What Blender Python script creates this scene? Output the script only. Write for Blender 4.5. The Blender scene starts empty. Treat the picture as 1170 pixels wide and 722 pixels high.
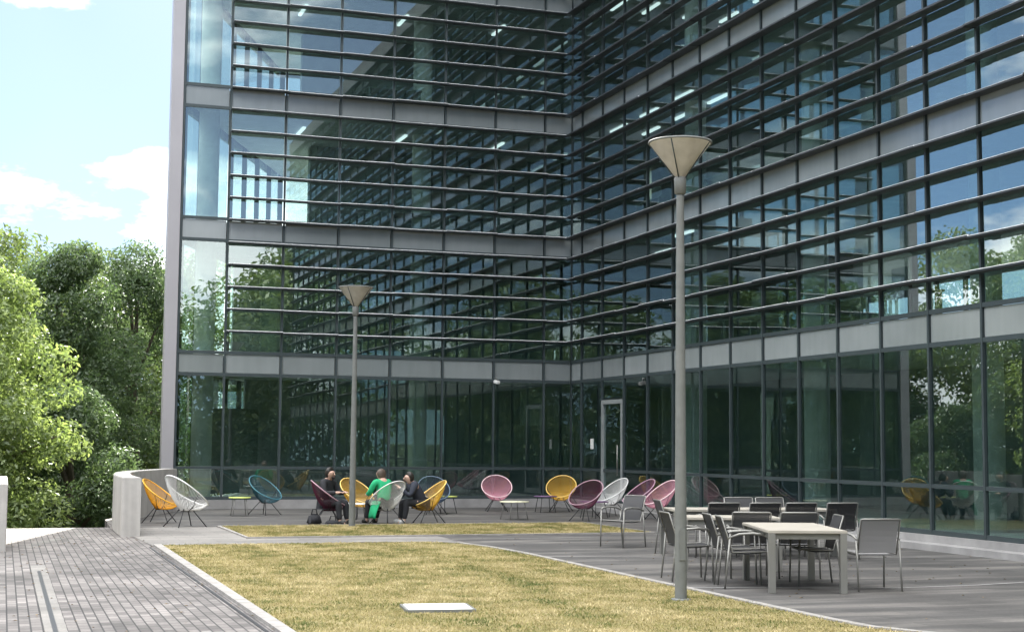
import bpy, bmesh, math, random
import numpy as np
from mathutils import Vector, Matrix
R = math.radians
random.seed(7)
scene = bpy.context.scene
COL = scene.collection

# ------------------------------------------------------------------ materials
MATS = {}
def new_mat(name):
    m = bpy.data.materials.new(name); m.use_nodes = True
    nt = m.node_tree; nt.nodes.clear()
    out = nt.nodes.new('ShaderNodeOutputMaterial')
    return m, nt, out
def node(nt, kind, **kw):
    n = nt.nodes.new(kind)
    for k, v in kw.items():
        if k.startswith('i_'):
            n.inputs[k[2:].replace('_', ' ')].default_value = v
        else:
            setattr(n, k, v)
    return n
def rgb(c): return (c[0], c[1], c[2], 1.0)
def ramp(nt, fac, stops):
    n = nt.nodes.new('ShaderNodeValToRGB')
    while len(n.color_ramp.elements) < len(stops): n.color_ramp.elements.new(0.5)
    for e, (p, c) in zip(n.color_ramp.elements, stops):
        e.position = p; e.color = rgb(c)
    nt.links.new(fac, n.inputs['Fac'])
    return n.outputs['Color']
def mixc(nt, fac, a, b, mode='MIX'):
    n = nt.nodes.new('ShaderNodeMix'); n.data_type = 'RGBA'; n.blend_type = mode
    for sock, v in ((n.inputs[0], fac), (n.inputs[6], a), (n.inputs[7], b)):
        if hasattr(v, 'is_output'): nt.links.new(v, sock)
        elif isinstance(v, (int, float)): sock.default_value = v
        else: sock.default_value = rgb(v)
    return n.outputs[2]
def wpos(nt, scale=(1, 1, 1), rot=0.0, loc=(0, 0, 0)):
    g = nt.nodes.new('ShaderNodeNewGeometry')
    mp = nt.nodes.new('ShaderNodeMapping')
    mp.inputs['Scale'].default_value = scale; mp.inputs['Rotation'].default_value = (0, 0, rot); mp.inputs['Location'].default_value = loc
    nt.links.new(g.outputs['Position'], mp.inputs['Vector'])
    return mp.outputs['Vector']
def noise(nt, vec, scale, detail=4, rough=0.55):
    n = nt.nodes.new('ShaderNodeTexNoise')
    n.inputs['Scale'].default_value = scale; n.inputs['Detail'].default_value = detail; n.inputs['Roughness'].default_value = rough
    nt.links.new(vec, n.inputs['Vector'])
    return n.outputs['Fac']
def pbr(nt, out, color, rough=0.6, metal=0.0, bump=None, bstr=0.3, bdist=0.01, spec=0.5):
    b = nt.nodes.new('ShaderNodeBsdfPrincipled')
    if hasattr(color, 'is_output'): nt.links.new(color, b.inputs['Base Color'])
    else: b.inputs['Base Color'].default_value = rgb(color)
    if hasattr(rough, 'is_output'): nt.links.new(rough, b.inputs['Roughness'])
    else: b.inputs['Roughness'].default_value = rough
    b.inputs['Metallic'].default_value = metal
    b.inputs['Specular IOR Level'].default_value = spec
    if bump is not None:
        bn = nt.nodes.new('ShaderNodeBump'); bn.inputs['Strength'].default_value = bstr; bn.inputs['Distance'].default_value = bdist
        nt.links.new(bump, bn.inputs['Height']); nt.links.new(bn.outputs['Normal'], b.inputs['Normal'])
    nt.links.new(b.outputs[0], out.inputs['Surface'])
    return b
def simple(name, c, rough=0.5, metal=0.0, var=0.12, scale=3.0, spec=0.5):
    if name in MATS: return MATS[name]
    m, nt, out = new_mat(name)
    f = noise(nt, wpos(nt), scale, 5)
    lo = tuple(x * (1 - var) for x in c); hi = tuple(min(1, x * (1 + var)) for x in c)
    col = ramp(nt, f, [(0.3, lo), (0.7, hi)])
    pbr(nt, out, col, rough, metal, spec=spec)
    MATS[name] = m
    return m
def mat_glass(name, tint, ior, refl=(0.86, 0.97, 0.96)):
    m, nt, out = new_mat(name)
    tr = node(nt, 'ShaderNodeBsdfTransparent'); tr.inputs['Color'].default_value = rgb(tint)
    gl = node(nt, 'ShaderNodeBsdfGlossy'); gl.inputs['Color'].default_value = rgb(refl); gl.inputs['Roughness'].default_value = 0.0
    # faint roller-wave distortion of toughened glass
    w = noise(nt, wpos(nt, (1, 1, 0.6)), 0.9, 1)
    bn = node(nt, 'ShaderNodeBump'); bn.inputs['Strength'].default_value = 0.08; bn.inputs['Distance'].default_value = 0.01
    nt.links.new(w, bn.inputs['Height']); nt.links.new(bn.outputs['Normal'], gl.inputs['Normal'])
    fr = node(nt, 'ShaderNodeFresnel'); fr.inputs['IOR'].default_value = ior
    mx = node(nt, 'ShaderNodeMixShader')
    geo = node(nt, 'ShaderNodeNewGeometry')       # the coating is on the face the light meets first
    inv = node(nt, 'ShaderNodeMath', operation='SUBTRACT'); inv.inputs[0].default_value = 1.0; nt.links.new(geo.outputs['Backfacing'], inv.inputs[1])
    fa = node(nt, 'ShaderNodeMath', operation='MULTIPLY'); nt.links.new(fr.outputs[0], fa.inputs[0]); nt.links.new(inv.outputs[0], fa.inputs[1])
    nt.links.new(fa.outputs[0], mx.inputs[0]); nt.links.new(tr.outputs[0], mx.inputs[1]); nt.links.new(gl.outputs[0], mx.inputs[2])
    nt.links.new(mx.outputs[0], out.inputs['Surface'])
    return m
def mat_leaf(name, dark, light, trans):
    m, nt, out = new_mat(name)
    g = node(nt, 'ShaderNodeNewGeometry')
    big = noise(nt, wpos(nt), 0.7, 3)
    add = node(nt, 'ShaderNodeMath', operation='MULTIPLY_ADD'); add.inputs[1].default_value = 0.6; 
    nt.links.new(g.outputs['Random Per Island'], add.inputs[0])
    sc = node(nt, 'ShaderNodeMath', operation='MULTIPLY'); sc.inputs[1].default_value = 0.45; nt.links.new(big, sc.inputs[0])
    nt.links.new(sc.outputs[0], add.inputs[2])
    col = ramp(nt, add.outputs[0], [(0.1, dark), (0.85, light)])
    d = node(nt, 'ShaderNodeBsdfDiffuse'); nt.links.new(col, d.inputs['Color'])
    t = node(nt, 'ShaderNodeBsdfTranslucent'); t2 = mixc(nt, 1.0, col, trans, 'MULTIPLY'); nt.links.new(t2, t.inputs['Color'])
    gl = node(nt, 'ShaderNodeBsdfGlossy'); gl.inputs['Roughness'].default_value = 0.4; gl.inputs['Color'].default_value = (0.6, 0.65, 0.6, 1)
    m1 = node(nt, 'ShaderNodeMixShader'); m1.inputs[0].default_value = 0.5
    nt.links.new(d.outputs[0], m1.inputs[1]); nt.links.new(t.outputs[0], m1.inputs[2])
    m2 = node(nt, 'ShaderNodeMixShader'); m2.inputs[0].default_value = 0.06
    nt.links.new(m1.outputs[0], m2.inputs[1]); nt.links.new(gl.outputs[0], m2.inputs[2])
    nt.links.new(m2.outputs[0], out.inputs['Surface'])
    return m
def mat_paver(name, bw, bh, rot, c1, c2, mortar, msize, sun_streak=None, wear=0.35, rough=0.8):
    m, nt, out = new_mat(name)
    v = wpos(nt, (1, 1, 1), rot)
    b = node(nt, 'ShaderNodeTexBrick'); nt.links.new(v, b.inputs['Vector'])
    b.inputs['Scale'].default_value = 1.0; b.inputs['Brick Width'].default_value = bw; b.inputs['Row Height'].default_value = bh
    b.inputs['Mortar Size'].default_value = msize; b.inputs['Mortar Smooth'].default_value = 0.2; b.inputs['Bias'].default_value = 0.0
    b.inputs['Color1'].default_value = rgb(c1); b.inputs['Color2'].default_value = rgb(c2); b.inputs['Mortar'].default_value = rgb(mortar)
    n1 = noise(nt, wpos(nt), 0.55, 5, 0.6)
    d = ramp(nt, n1, [(0.35, (1 - wear,) * 3), (0.68, (1 + wear * 0.5,) * 3)])
    col = mixc(nt, 1.0, b.outputs['Color'], d, 'MULTIPLY')
    n2 = noise(nt, wpos(nt), 28, 3)
    d2 = ramp(nt, n2, [(0.3, (0.86,) * 3), (0.7, (1.1,) * 3)])
    col = mixc(nt, 1.0, col, d2, 'MULTIPLY')
    if sun_streak:
        # stripes of sunlight thrown by the glazing, painted into the slab colour
        n3 = noise(nt, wpos(nt, sun_streak, R(4)), 1.0, 3, 0.5)
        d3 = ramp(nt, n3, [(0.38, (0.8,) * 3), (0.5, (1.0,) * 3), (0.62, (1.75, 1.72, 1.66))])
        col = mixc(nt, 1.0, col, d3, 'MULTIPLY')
    pbr(nt, out, col, rough, bump=b.outputs['Fac'], bstr=-0.4, bdist=0.006)
    return m

M = {}
M['glass'] = mat_glass('tinted_glass', (0.63, 0.73, 0.71), 2.95)
M['glass_low'] = mat_glass('tinted_glass_ground_floor', (0.62, 0.71, 0.69), 2.25)
M['clear'] = mat_glass('clear_rear_glass', (0.90, 0.94, 0.93), 1.5)
m, nt, out = new_mat('back_painted_glass')
f = noise(nt, wpos(nt), 0.5, 3)
oi = node(nt, 'ShaderNodeObjectInfo')
tone = ramp(nt, oi.outputs['Random'], [(0.0, (0.82, 0.83, 0.83)), (1.0, (1.12, 1.12, 1.12))])
stain = ramp(nt, noise(nt, wpos(nt, (1, 1, 0.12)), 5.0, 4), [(0.35, (0.95,) * 3), (0.65, (1.02,) * 3)])
c_sp = mixc(nt, 1.0, ramp(nt, f, [(0.3, (0.205, 0.228, 0.23)), (0.7, (0.275, 0.298, 0.30))]), tone, 'MULTIPLY')
b_ = pbr(nt, out, mixc(nt, 1.0, c_sp, stain, 'MULTIPLY'), 0.14, spec=0.75)
M['spandrel'] = m
M['mullion'] = simple('dark_anodised_aluminium', (0.050, 0.066, 0.070), 0.45, 0.2, 0.1)
M['louvre'] = simple('louvre_dark_grey', (0.040, 0.046, 0.052), 0.5, 0.1, 0.12)
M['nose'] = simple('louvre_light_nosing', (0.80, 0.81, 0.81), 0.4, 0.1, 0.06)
M['column_clad'] = simple('pale_metal_cladding', (0.36, 0.345, 0.365), 0.45, 0.1, 0.05, 0.8)
M['slab'] = simple('interior_slab', (0.60, 0.61, 0.60), 0.8)
M['core'] = simple('interior_wall', (0.36, 0.39, 0.38), 0.85)
M['pale_wall'] = simple('interior_pale_panel', (0.42, 0.45, 0.38), 0.8)
M['int_col'] = simple('interior_column_plaster', (0.80, 0.81, 0.78), 0.75)
M['roof'] = simple('roof_grey', (0.2, 0.2, 0.2), 0.8)
M['kerb'] = simple('kerb_concrete', (0.29, 0.275, 0.258), 0.85, 0, 0.22, 6)
M['stone'] = simple('plinth_stone', (0.29, 0.283, 0.277), 0.8, 0, 0.18, 2.5)
m, nt, out = new_mat('board_marked_concrete')
n1 = noise(nt, wpos(nt), 1.4, 6, 0.65); n2 = noise(nt, wpos(nt, (1, 1, 0.08)), 9, 3)
c = ramp(nt, n1, [(0.3, (0.36, 0.345, 0.325)), (0.7, (0.50, 0.48, 0.455))])
c = mixc(nt, 1.0, c, ramp(nt, n2, [(0.35, (0.88,) * 3), (0.65, (1.05,) * 3)]), 'MULTIPLY')
pbr(nt, out, c, 0.85, bump=n1, bstr=0.15)
M['concrete'] = m
M['steel'] = simple('galvanised_steel', (0.155, 0.162, 0.155), 0.6, 0.0, 0.1, 8)
M['alu'] = simple('brushed_aluminium', (0.255, 0.25, 0.232), 0.4, 0.4, 0.06)
def mesh_textile(name, c):
    m, nt, out = new_mat(name); b = pbr(nt, out, c, 0.75); t = node(nt, 'ShaderNodeBsdfTransparent'); mx = node(nt, 'ShaderNodeMixShader'); mx.inputs[0].default_value = 0.82
    nt.links.new(t.outputs[0], mx.inputs[1]); nt.links.new(b.outputs[0], mx.inputs[2]); nt.links.new(mx.outputs[0], out.inputs['Surface']); return m
M['textile'] = mesh_textile('charcoal_mesh_textile', (0.026, 0.026, 0.028))
M['textile2'] = mesh_textile('grey_mesh_textile', (0.07, 0.07, 0.072))
M['textile3'] = mesh_textile('silver_mesh_textile', (0.27, 0.265, 0.265))
M['black'] = simple('black_metal', (0.018, 0.018, 0.02), 0.45)
M['bark'] = simple('bark', (0.10, 0.08, 0.06), 0.9, 0, 0.3, 8)
M['soil'] = simple('dark_soil', (0.05, 0.055, 0.03), 0.95, 0, 0.3, 2)
M['tabletop'] = simple('cream_tabletop', (0.41, 0.38, 0.325), 0.5, 0, 0.07, 5)
m, nt, out = new_mat('frosted_lamp_shade')
n1 = noise(nt, wpos(nt), 6, 4)
c = ramp(nt, n1, [(0.3, (0.50, 0.475, 0.425)), (0.7, (0.62, 0.595, 0.54))])
pb = node(nt, 'ShaderNodeBsdfPrincipled'); nt.links.new(c, pb.inputs['Base Color']); pb.inputs['Roughness'].default_value = 0.3
tl = node(nt, 'ShaderNodeBsdfTranslucent'); nt.links.new(c, tl.inputs['Color'])
mx = node(nt, 'ShaderNodeMixShader'); mx.inputs[0].default_value = 0.5
nt.links.new(pb.outputs[0], mx.inputs[1]); nt.links.new(tl.outputs[0], mx.inputs[2]); nt.links.new(mx.outputs[0], out.inputs['Surface'])
M['shade'] = m
m, nt, out = new_mat('ceiling_luminaire')
em = node(nt, 'ShaderNodeEmission'); em.inputs['Color'].default_value = (0.92, 0.97, 1, 1); em.inputs['Strength'].default_value = 0.6
nt.links.new(em.outputs[0], out.inputs['Surface'])
M['light'] = m
M['paver'] = mat_paver('clay_paver', 0.21, 0.105, R(90), (0.25, 0.228, 0.215), (0.12, 0.11, 0.104), (0.035, 0.033, 0.032), 0.0085, wear=0.45)
M['terrace'] = mat_paver('terrace_slab', 0.9, 0.3, R(-4), (0.098, 0.093, 0.088), (0.072, 0.069, 0.066), (0.035, 0.035, 0.035), 0.005, sun_streak=(0.28, 2.3, 1), wear=0.3, rough=0.7)
M['path'] = mat_paver('pale_path_slab', 0.6, 0.3, R(0), (0.255, 0.24, 0.22), (0.20, 0.19, 0.178), (0.09, 0.085, 0.08), 0.004, wear=0.25)
m, nt, out = new_mat('dry_turf')
n1 = noise(nt, wpos(nt), 1.1, 6, 0.65); n2 = noise(nt, wpos(nt), 40, 4, 0.7)
c = ramp(nt, n1, [(0.32, (0.13, 0.13, 0.05)), (0.5, (0.25, 0.21, 0.10)), (0.7, (0.33, 0.28, 0.15))])
c = mixc(nt, 1.0, c, ramp(nt, n2, [(0.3, (0.55,) * 3), (0.7, (1.25,) * 3)]), 'MULTIPLY')
pbr(nt, out, c, 0.95, bump=n2, bstr=0.6, bdist=0.02, spec=0.1)
M['turf'] = m
m, nt, out = new_mat('grass_blades')
g = node(nt, 'ShaderNodeNewGeometry'); n1 = noise(nt, wpos(nt), 1.6, 7, 0.72)
ad = node(nt, 'ShaderNodeMath', operation='MULTIPLY_ADD'); ad.inputs[1].default_value = 0.45
nt.links.new(g.outputs['Random Per Island'], ad.inputs[0])
s2 = node(nt, 'ShaderNodeMath', operation='MULTIPLY_ADD'); s2.inputs[1].default_value = 3.3; s2.inputs[2].default_value = -1.37; nt.links.new(n1, s2.inputs[0])
st = noise(nt, wpos(nt, (0.9, 0.22, 1), R(35)), 1.6, 3)
s3 = node(nt, 'ShaderNodeMath', operation='MULTIPLY_ADD'); s3.inputs[1].default_value = 1.1; nt.links.new(st, s3.inputs[0])
s4 = node(nt, 'ShaderNodeMath', operation='SUBTRACT'); s4.inputs[1].default_value = 0.55; nt.links.new(s2.outputs[0], s4.inputs[0]); nt.links.new(s4.outputs[0], s3.inputs[2])
nt.links.new(s3.outputs[0], ad.inputs[2])
c = ramp(nt, ad.outputs[0], [(0.0, (0.12, 0.155, 0.055)), (0.3, (0.28, 0.26, 0.105)), (0.6, (0.44, 0.375, 0.185)), (0.95, (0.64, 0.54, 0.32))])
d = node(nt, 'ShaderNodeBsdfDiffuse'); nt.links.new(c, d.inputs['Color'])
t = node(nt, 'ShaderNodeBsdfTranslucent'); nt.links.new(c, t.inputs['Color'])
mx = node(nt, 'ShaderNodeMixShader'); mx.inputs[0].default_value = 0.3
nt.links.new(d.outputs[0], mx.inputs[1]); nt.links.new(t.outputs[0], mx.inputs[2]); nt.links.new(mx.outputs[0], out.inputs['Surface'])
M['blade'] = m
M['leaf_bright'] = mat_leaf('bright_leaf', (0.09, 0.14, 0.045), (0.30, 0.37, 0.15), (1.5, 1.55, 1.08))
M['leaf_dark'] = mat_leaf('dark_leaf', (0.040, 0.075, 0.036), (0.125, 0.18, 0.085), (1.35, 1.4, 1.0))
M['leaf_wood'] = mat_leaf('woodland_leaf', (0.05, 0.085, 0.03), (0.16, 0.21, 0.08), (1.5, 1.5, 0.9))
M['skin'] = simple('skin', (0.55, 0.36, 0.28), 0.5, 0, 0.05)
M['hair'] = simple('dark_hair', (0.02, 0.016, 0.013), 0.5)
M['greyhair'] = simple('brown_hair', (0.09, 0.065, 0.05), 0.55)
M['blackcloth'] = simple('black_cloth', (0.018, 0.019, 0.023), 0.85)
M['navycloth'] = simple('navy_cloth', (0.022, 0.027, 0.042), 0.85)
M['greencloth'] = simple('bright_green_cloth', (0.012, 0.36, 0.15), 0.8, 0, 0.1)
M['shoe'] = simple('shoe_leather', (0.02, 0.02, 0.02), 0.4)
M['paleshoe'] = simple('pale_shoe', (0.5, 0.5, 0.48), 0.6)
M['white'] = simple('white_plastic', (0.78, 0.78, 0.76), 0.4, 0, 0.04)
M['limeTop'] = simple('lime_tabletop', (0.55, 0.62, 0.16), 0.45, 0, 0.05)
M['purpleTop'] = simple('purple_tabletop', (0.16, 0.09, 0.18), 0.45, 0, 0.05)
M['creamTop'] = simple('pale_side_tabletop', (0.68, 0.66, 0.48), 0.45, 0, 0.05)
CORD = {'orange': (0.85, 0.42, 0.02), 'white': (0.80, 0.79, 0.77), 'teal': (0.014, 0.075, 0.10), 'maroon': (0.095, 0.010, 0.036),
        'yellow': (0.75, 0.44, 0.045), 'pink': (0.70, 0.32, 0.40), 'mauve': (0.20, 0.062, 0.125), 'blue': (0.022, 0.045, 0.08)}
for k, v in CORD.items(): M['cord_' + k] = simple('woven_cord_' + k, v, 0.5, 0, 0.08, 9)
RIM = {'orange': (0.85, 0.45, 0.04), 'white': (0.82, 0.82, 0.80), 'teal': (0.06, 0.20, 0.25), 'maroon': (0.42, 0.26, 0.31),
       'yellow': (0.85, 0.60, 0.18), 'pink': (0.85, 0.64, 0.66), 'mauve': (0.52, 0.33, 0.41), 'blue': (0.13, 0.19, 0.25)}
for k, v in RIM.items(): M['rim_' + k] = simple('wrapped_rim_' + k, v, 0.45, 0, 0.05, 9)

# ------------------------------------------------------------------ helpers
def link_obj(o, parent=None):
    COL.objects.link(o)
    if parent is not None: o.parent = parent
    return o
def obj(name, bm, mat, parent=None, smooth=False):
    me = bpy.data.meshes.new(name)
    bm.normal_update(); bm.to_mesh(me); bm.free()
    for mm in (mat if isinstance(mat, (list, tuple)) else [mat]): me.materials.append(mm)
    if smooth:
        for p in me.polygons: p.use_smooth = True
    return link_obj(bpy.data.objects.new(name, me), parent)
def inst(src, parent=None, loc=None, rotz=None):
    o = src.copy(); COL.objects.link(o)
    if parent is not None: o.parent = parent
    if loc is not None: o.location = loc
    if rotz is not None: o.rotation_euler = (0, 0, rotz)
    return o
def tag(o, label=None, cat=None, group=None, kind=None):
    if label: o['label'] = label
    if cat: o['category'] = cat
    if group: o['group'] = group
    if kind: o['kind'] = kind
    return o
def thing(name, label, cat, loc=(0, 0, 0), rotz=0.0, group=None):
    o = bpy.data.objects.new(name, None); COL.objects.link(o)
    o.empty_display_size = 0.2; o.location = loc; o.rotation_euler = (0, 0, rotz)
    return tag(o, label, cat, group)
def children_of(o): return [c for c in bpy.data.objects if c.parent == o]
def dup(src, label, loc, rotz, group=None):
    r = src.copy(); COL.objects.link(r); r.location = loc; r.rotation_euler = (0, 0, rotz); r['label'] = label
    if group: r['group'] = group
    for ch in children_of(src):
        c = ch.copy(); COL.objects.link(c); c.parent = r
        for g in children_of(ch):
            d = g.copy(); COL.objects.link(d); d.parent = c
    return r
def BM(): return bmesh.new()
def box(bm, x0, x1, y0, y1, z0, z1, mi=0, mtx=None):
    vs = [Vector((x, y, z)) for x in (x0, x1) for y in (y0, y1) for z in (z0, z1)]
    if mtx is not None: vs = [mtx @ v for v in vs]
    v = [bm.verts.new(p) for p in vs]
    for f in ((0, 1, 3, 2), (4, 6, 7, 5), (0, 4, 5, 1), (2, 3, 7, 6), (0, 2, 6, 4), (1, 5, 7, 3)):
        fc = bm.faces.new([v[i] for i in f]); fc.material_index = mi
    return v
def box_obj(name, x0, x1, y0, y1, z0, z1, mat, parent=None, bevel=0.0):
    bm = BM(); box(bm, x0, x1, y0, y1, z0, z1)
    if bevel: bmesh.ops.bevel(bm, geom=bm.edges[:], offset=bevel, segments=2, affect='EDGES', profile=0.5)
    return obj(name, bm, mat, parent)
def tube(bm, pts, rad, seg=8, closed=False, mi=0, caps=True):
    pts = [Vector(p) for p in pts]; n = len(pts)
    rads = rad if isinstance(rad, (list, tuple)) else [rad] * n
    rings = []; prev = None
    for i, p in enumerate(pts):
        if closed: t = (pts[(i + 1) % n] - pts[i - 1]).normalized()
        else: t = (pts[min(i + 1, n - 1)] - pts[max(i - 1, 0)]).normalized()
        if prev is None:
            up = Vector((0, 0, 1)) if abs(t.z) < 0.9 else Vector((1, 0, 0))
            a = t.cross(up).normalized()
        else:
            a = (prev - t * prev.dot(t)).normalized()
        prev = a; b = t.cross(a)
        rings.append([bm.verts.new(p + (a * math.cos(2 * math.pi * k / seg) + b * math.sin(2 * math.pi * k / seg)) * rads[i]) for k in range(seg)])
    m = n if closed else n - 1
    for i in range(m):
        A, B = rings[i], rings[(i + 1) % n]
        for k in range(seg):
            f = bm.faces.new((A[k], A[(k + 1) % seg], B[(k + 1) % seg], B[k])); f.material_index = mi; f.smooth = True
    if not closed and caps:
        bm.faces.new(rings[0][::-1]).material_index = mi; bm.faces.new(rings[-1]).material_index = mi
def tube_obj(name, pts, rad, mat, parent=None, seg=8, closed=False):
    bm = BM(); tube(bm, pts, rad, seg, closed); return obj(name, bm, mat, parent)
def lathe(bm, prof, seg=24, mi=0):
    rings = []
    for r_, z in prof:
        rings.append([bm.verts.new((r_ * math.cos(2 * math.pi * k / seg), r_ * math.sin(2 * math.pi * k / seg), z)) for k in range(seg)])
    for A, B in zip(rings, rings[1:]):
        for k in range(seg):
            f = bm.faces.new((A[k], A[(k + 1) % seg], B[(k + 1) % seg], B[k])); f.smooth = True; f.material_index = mi
    return rings
def prism(bm, poly, z0, z1):
    lo = [bm.verts.new((x, y, z0)) for x, y in poly]; hi = [bm.verts.new((x, y, z1)) for x, y in poly]
    bm.faces.new(hi); bm.faces.new(lo[::-1])
    n = len(poly)
    for i in range(n): bm.faces.new((lo[i], lo[(i + 1) % n], hi[(i + 1) % n], hi[i]))
def np_mesh(name, V, F, mat, parent=None):
    me = bpy.data.meshes.new(name)
    nf, k = F.shape
    me.vertices.add(len(V)); me.vertices.foreach_set('co', np.ascontiguousarray(V, dtype=np.float32).ravel())
    me.loops.add(nf * k); me.loops.foreach_set('vertex_index', np.ascontiguousarray(F, dtype=np.int32).ravel())
    me.polygons.add(nf); me.polygons.foreach_set('loop_start', np.arange(0, nf * k, k, dtype=np.int32))
    me.update(calc_edges=True); me.materials.append(mat)
    return link_obj(bpy.data.objects.new(name, me), parent)

# ------------------------------------------------------------------ camera (solved from the facade grid)
f_px, yaw, pitch, roll = 1686.745, 0.330285, 0.087347, 0.0082007
fw = Vector((math.sin(yaw) * math.cos(pitch), math.cos(yaw) * math.cos(pitch), math.sin(pitch)))
rt = Vector((math.cos(yaw), -math.sin(yaw), 0)); up = rt.cross(fw)
cs, sn = math.cos(roll), math.sin(roll)
X_ = rt * cs + up * sn; Y_ = up * cs - rt * sn
cam = bpy.data.objects.new('camera', bpy.data.cameras.new('camera')); COL.objects.link(cam)
cam.matrix_world = Matrix(((X_.x, Y_.x, -fw.x, -15.3228), (X_.y, Y_.y, -fw.y, -39.4062), (X_.z, Y_.z, -fw.z, 1.7179), (0, 0, 0, 1)))
cam.data.sensor_width = 36; cam.data.lens = 36 * f_px / 1170; cam.data.clip_end = 3000; cam.data.clip_start = 0.1
scene.camera = cam

# ------------------------------------------------------------------ sky and sun
SUN_AZ, SUN_EL = 16.0, 33.0          # azimuth from +Y towards +X
w = bpy.data.worlds.new('World'); scene.world = w; w.use_nodes = True
nt = w.node_tree; nt.nodes.clear()
wo = nt.nodes.new('ShaderNodeOutputWorld'); bg = nt.nodes.new('ShaderNodeBackground'); bg.inputs['Strength'].default_value = 0.075
sky = nt.nodes.new('ShaderNodeTexSky'); sky.sky_type = 'NISHITA'; sky.sun_disc = False
sky.sun_elevation = R(SUN_EL); sky.sun_rotation = R(SUN_AZ); sky.air_density = 0.4; sky.dust_density = 0.1; sky.ozone_density = 1.2
tc = nt.nodes.new('ShaderNodeTexCoord'); mp = nt.nodes.new('ShaderNodeMapping'); mp.inputs['Scale'].default_value = (1, 1, 2.4)
mp.inputs['Location'].default_value = (3.31, 1.78, 1.04)
nt.links.new(tc.outputs['Generated'], mp.inputs['Vector'])
cn = noise(nt, mp.outputs['Vector'], 3.6, 9, 0.58)
sx = nt.nodes.new('ShaderNodeSeparateXYZ'); nt.links.new(tc.outputs['Generated'], sx.inputs[0])
hi = nt.nodes.new('ShaderNodeMapRange'); hi.inputs['From Min'].default_value = 0.36; hi.inputs['From Max'].default_value = 0.62   # unseen cloud sheet overhead, added to light the shaded court
hi.inputs['To Min'].default_value = 0.0; hi.inputs['To Max'].default_value = 0.26
nt.links.new(sx.outputs['Z'], hi.inputs['Value'])
lo = nt.nodes.new('ShaderNodeMapRange'); lo.inputs['From Min'].default_value = 0.19; lo.inputs['From Max'].default_value = 0.10   # cumulus bank low down
lo.inputs['To Min'].default_value = -0.03; lo.inputs['To Max'].default_value = 0.065
nt.links.new(sx.outputs['Z'], lo.inputs['Value'])
c0 = nt.nodes.new('ShaderNodeMath'); c0.operation = 'ADD'; nt.links.new(cn, c0.inputs[0]); nt.links.new(lo.outputs[0], c0.inputs[1])
cadd = nt.nodes.new('ShaderNodeMath'); cadd.operation = 'ADD'; nt.links.new(c0.outputs[0], cadd.inputs[0]); nt.links.new(hi.outputs[0], cadd.inputs[1])
cl = ramp(nt, cadd.outputs[0], [(0.53, (0, 0, 0)), (0.62, (1, 1, 1))])
up_m = nt.nodes.new('ShaderNodeMapRange'); up_m.inputs['From Min'].default_value = -0.02; up_m.inputs['From Max'].default_value = 0.03
nt.links.new(sx.outputs['Z'], up_m.inputs['Value'])
cm = nt.nodes.new('ShaderNodeMath'); cm.operation = 'MULTIPLY'; nt.links.new(cl, cm.inputs[0]); nt.links.new(up_m.outputs[0], cm.inputs[1])
cshade = ramp(nt, noise(nt, mp.outputs['Vector'], 7, 5), [(0.3, (9.0, 9.2, 9.6)), (0.7, (14.5, 14.4, 14.2))])
veil = ramp(nt, noise(nt, tc.outputs['Generated'], 1.7, 4), [(0.45, (0.0, 0.0, 0.0)), (0.75, (0.22, 0.22, 0.22))])     # thin high veil
sk0 = mixc(nt, veil, sky.outputs[0], (7.0, 7.3, 7.8))
hz = nt.nodes.new('ShaderNodeMapRange'); hz.inputs['From Min'].default_value = 0.0; hz.inputs['From Max'].default_value = 0.55     # pale haze towards the horizon
hz.inputs['To Min'].default_value = 0.65; hz.inputs['To Max'].default_value = 0.05; nt.links.new(sx.outputs['Z'], hz.inputs['Value'])
dp = nt.nodes.new('ShaderNodeVectorMath'); dp.operation = 'DOT_PRODUCT'; nt.links.new(tc.outputs['Generated'], dp.inputs[0])
dp.inputs[1].default_value = (math.sin(R(SUN_AZ)), math.cos(R(SUN_AZ)), 0)
fwd = nt.nodes.new('ShaderNodeMapRange'); fwd.inputs['From Min'].default_value = 0.70; fwd.inputs['From Max'].default_value = 0.95; nt.links.new(dp.outputs['Value'], fwd.inputs['Value'])
mid = nt.nodes.new('ShaderNodeMapRange'); mid.inputs['From Min'].default_value = 0.1; mid.inputs['From Max'].default_value = 0.5; nt.links.new(dp.outputs['Value'], mid.inputs['Value'])
haze0 = mixc(nt, mid.outputs[0], (2.7, 3.4, 4.3), (2.6, 4.6, 7.4))
hazec = mixc(nt, fwd.outputs[0], haze0, (2.75, 3.5, 4.15))       # haze is whiter on the sun's side
hzw = nt.nodes.new('ShaderNodeMath'); hzw.operation = 'MULTIPLY_ADD'; hzw.inputs[1].default_value = 0.15; nt.links.new(fwd.outputs[0], hzw.inputs[0]); nt.links.new(hz.outputs[0], hzw.inputs[2])
sk1 = mixc(nt, hzw.outputs[0], sk0, hazec)
top = nt.nodes.new('ShaderNodeMapRange'); top.inputs['From Min'].default_value = 0.35; top.inputs['From Max'].default_value = 0.7
top.inputs['To Min'].default_value = 1.0; top.inputs['To Max'].default_value = 1.6; nt.links.new(sx.outputs['Z'], top.inputs['Value'])  # the added overhead clouds get extra brightness to fill the shade
vm = nt.nodes.new('ShaderNodeVectorMath'); vm.operation = 'SCALE'; nt.links.new(cshade, vm.inputs[0]); nt.links.new(top.outputs[0], vm.inputs['Scale'])
skc = mixc(nt, cm.outputs[0], sk1, vm.outputs[0])
nt.links.new(skc, bg.inputs['Color']); nt.links.new(bg.outputs[0], wo.inputs['Surface'])
sun = bpy.data.objects.new('sun', bpy.data.lights.new('sun', 'SUN')); COL.objects.link(sun)
sun.data.energy = 4.2; sun.data.angle = R(0.53); sun.data.color = (1, 0.94, 0.84)
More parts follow.
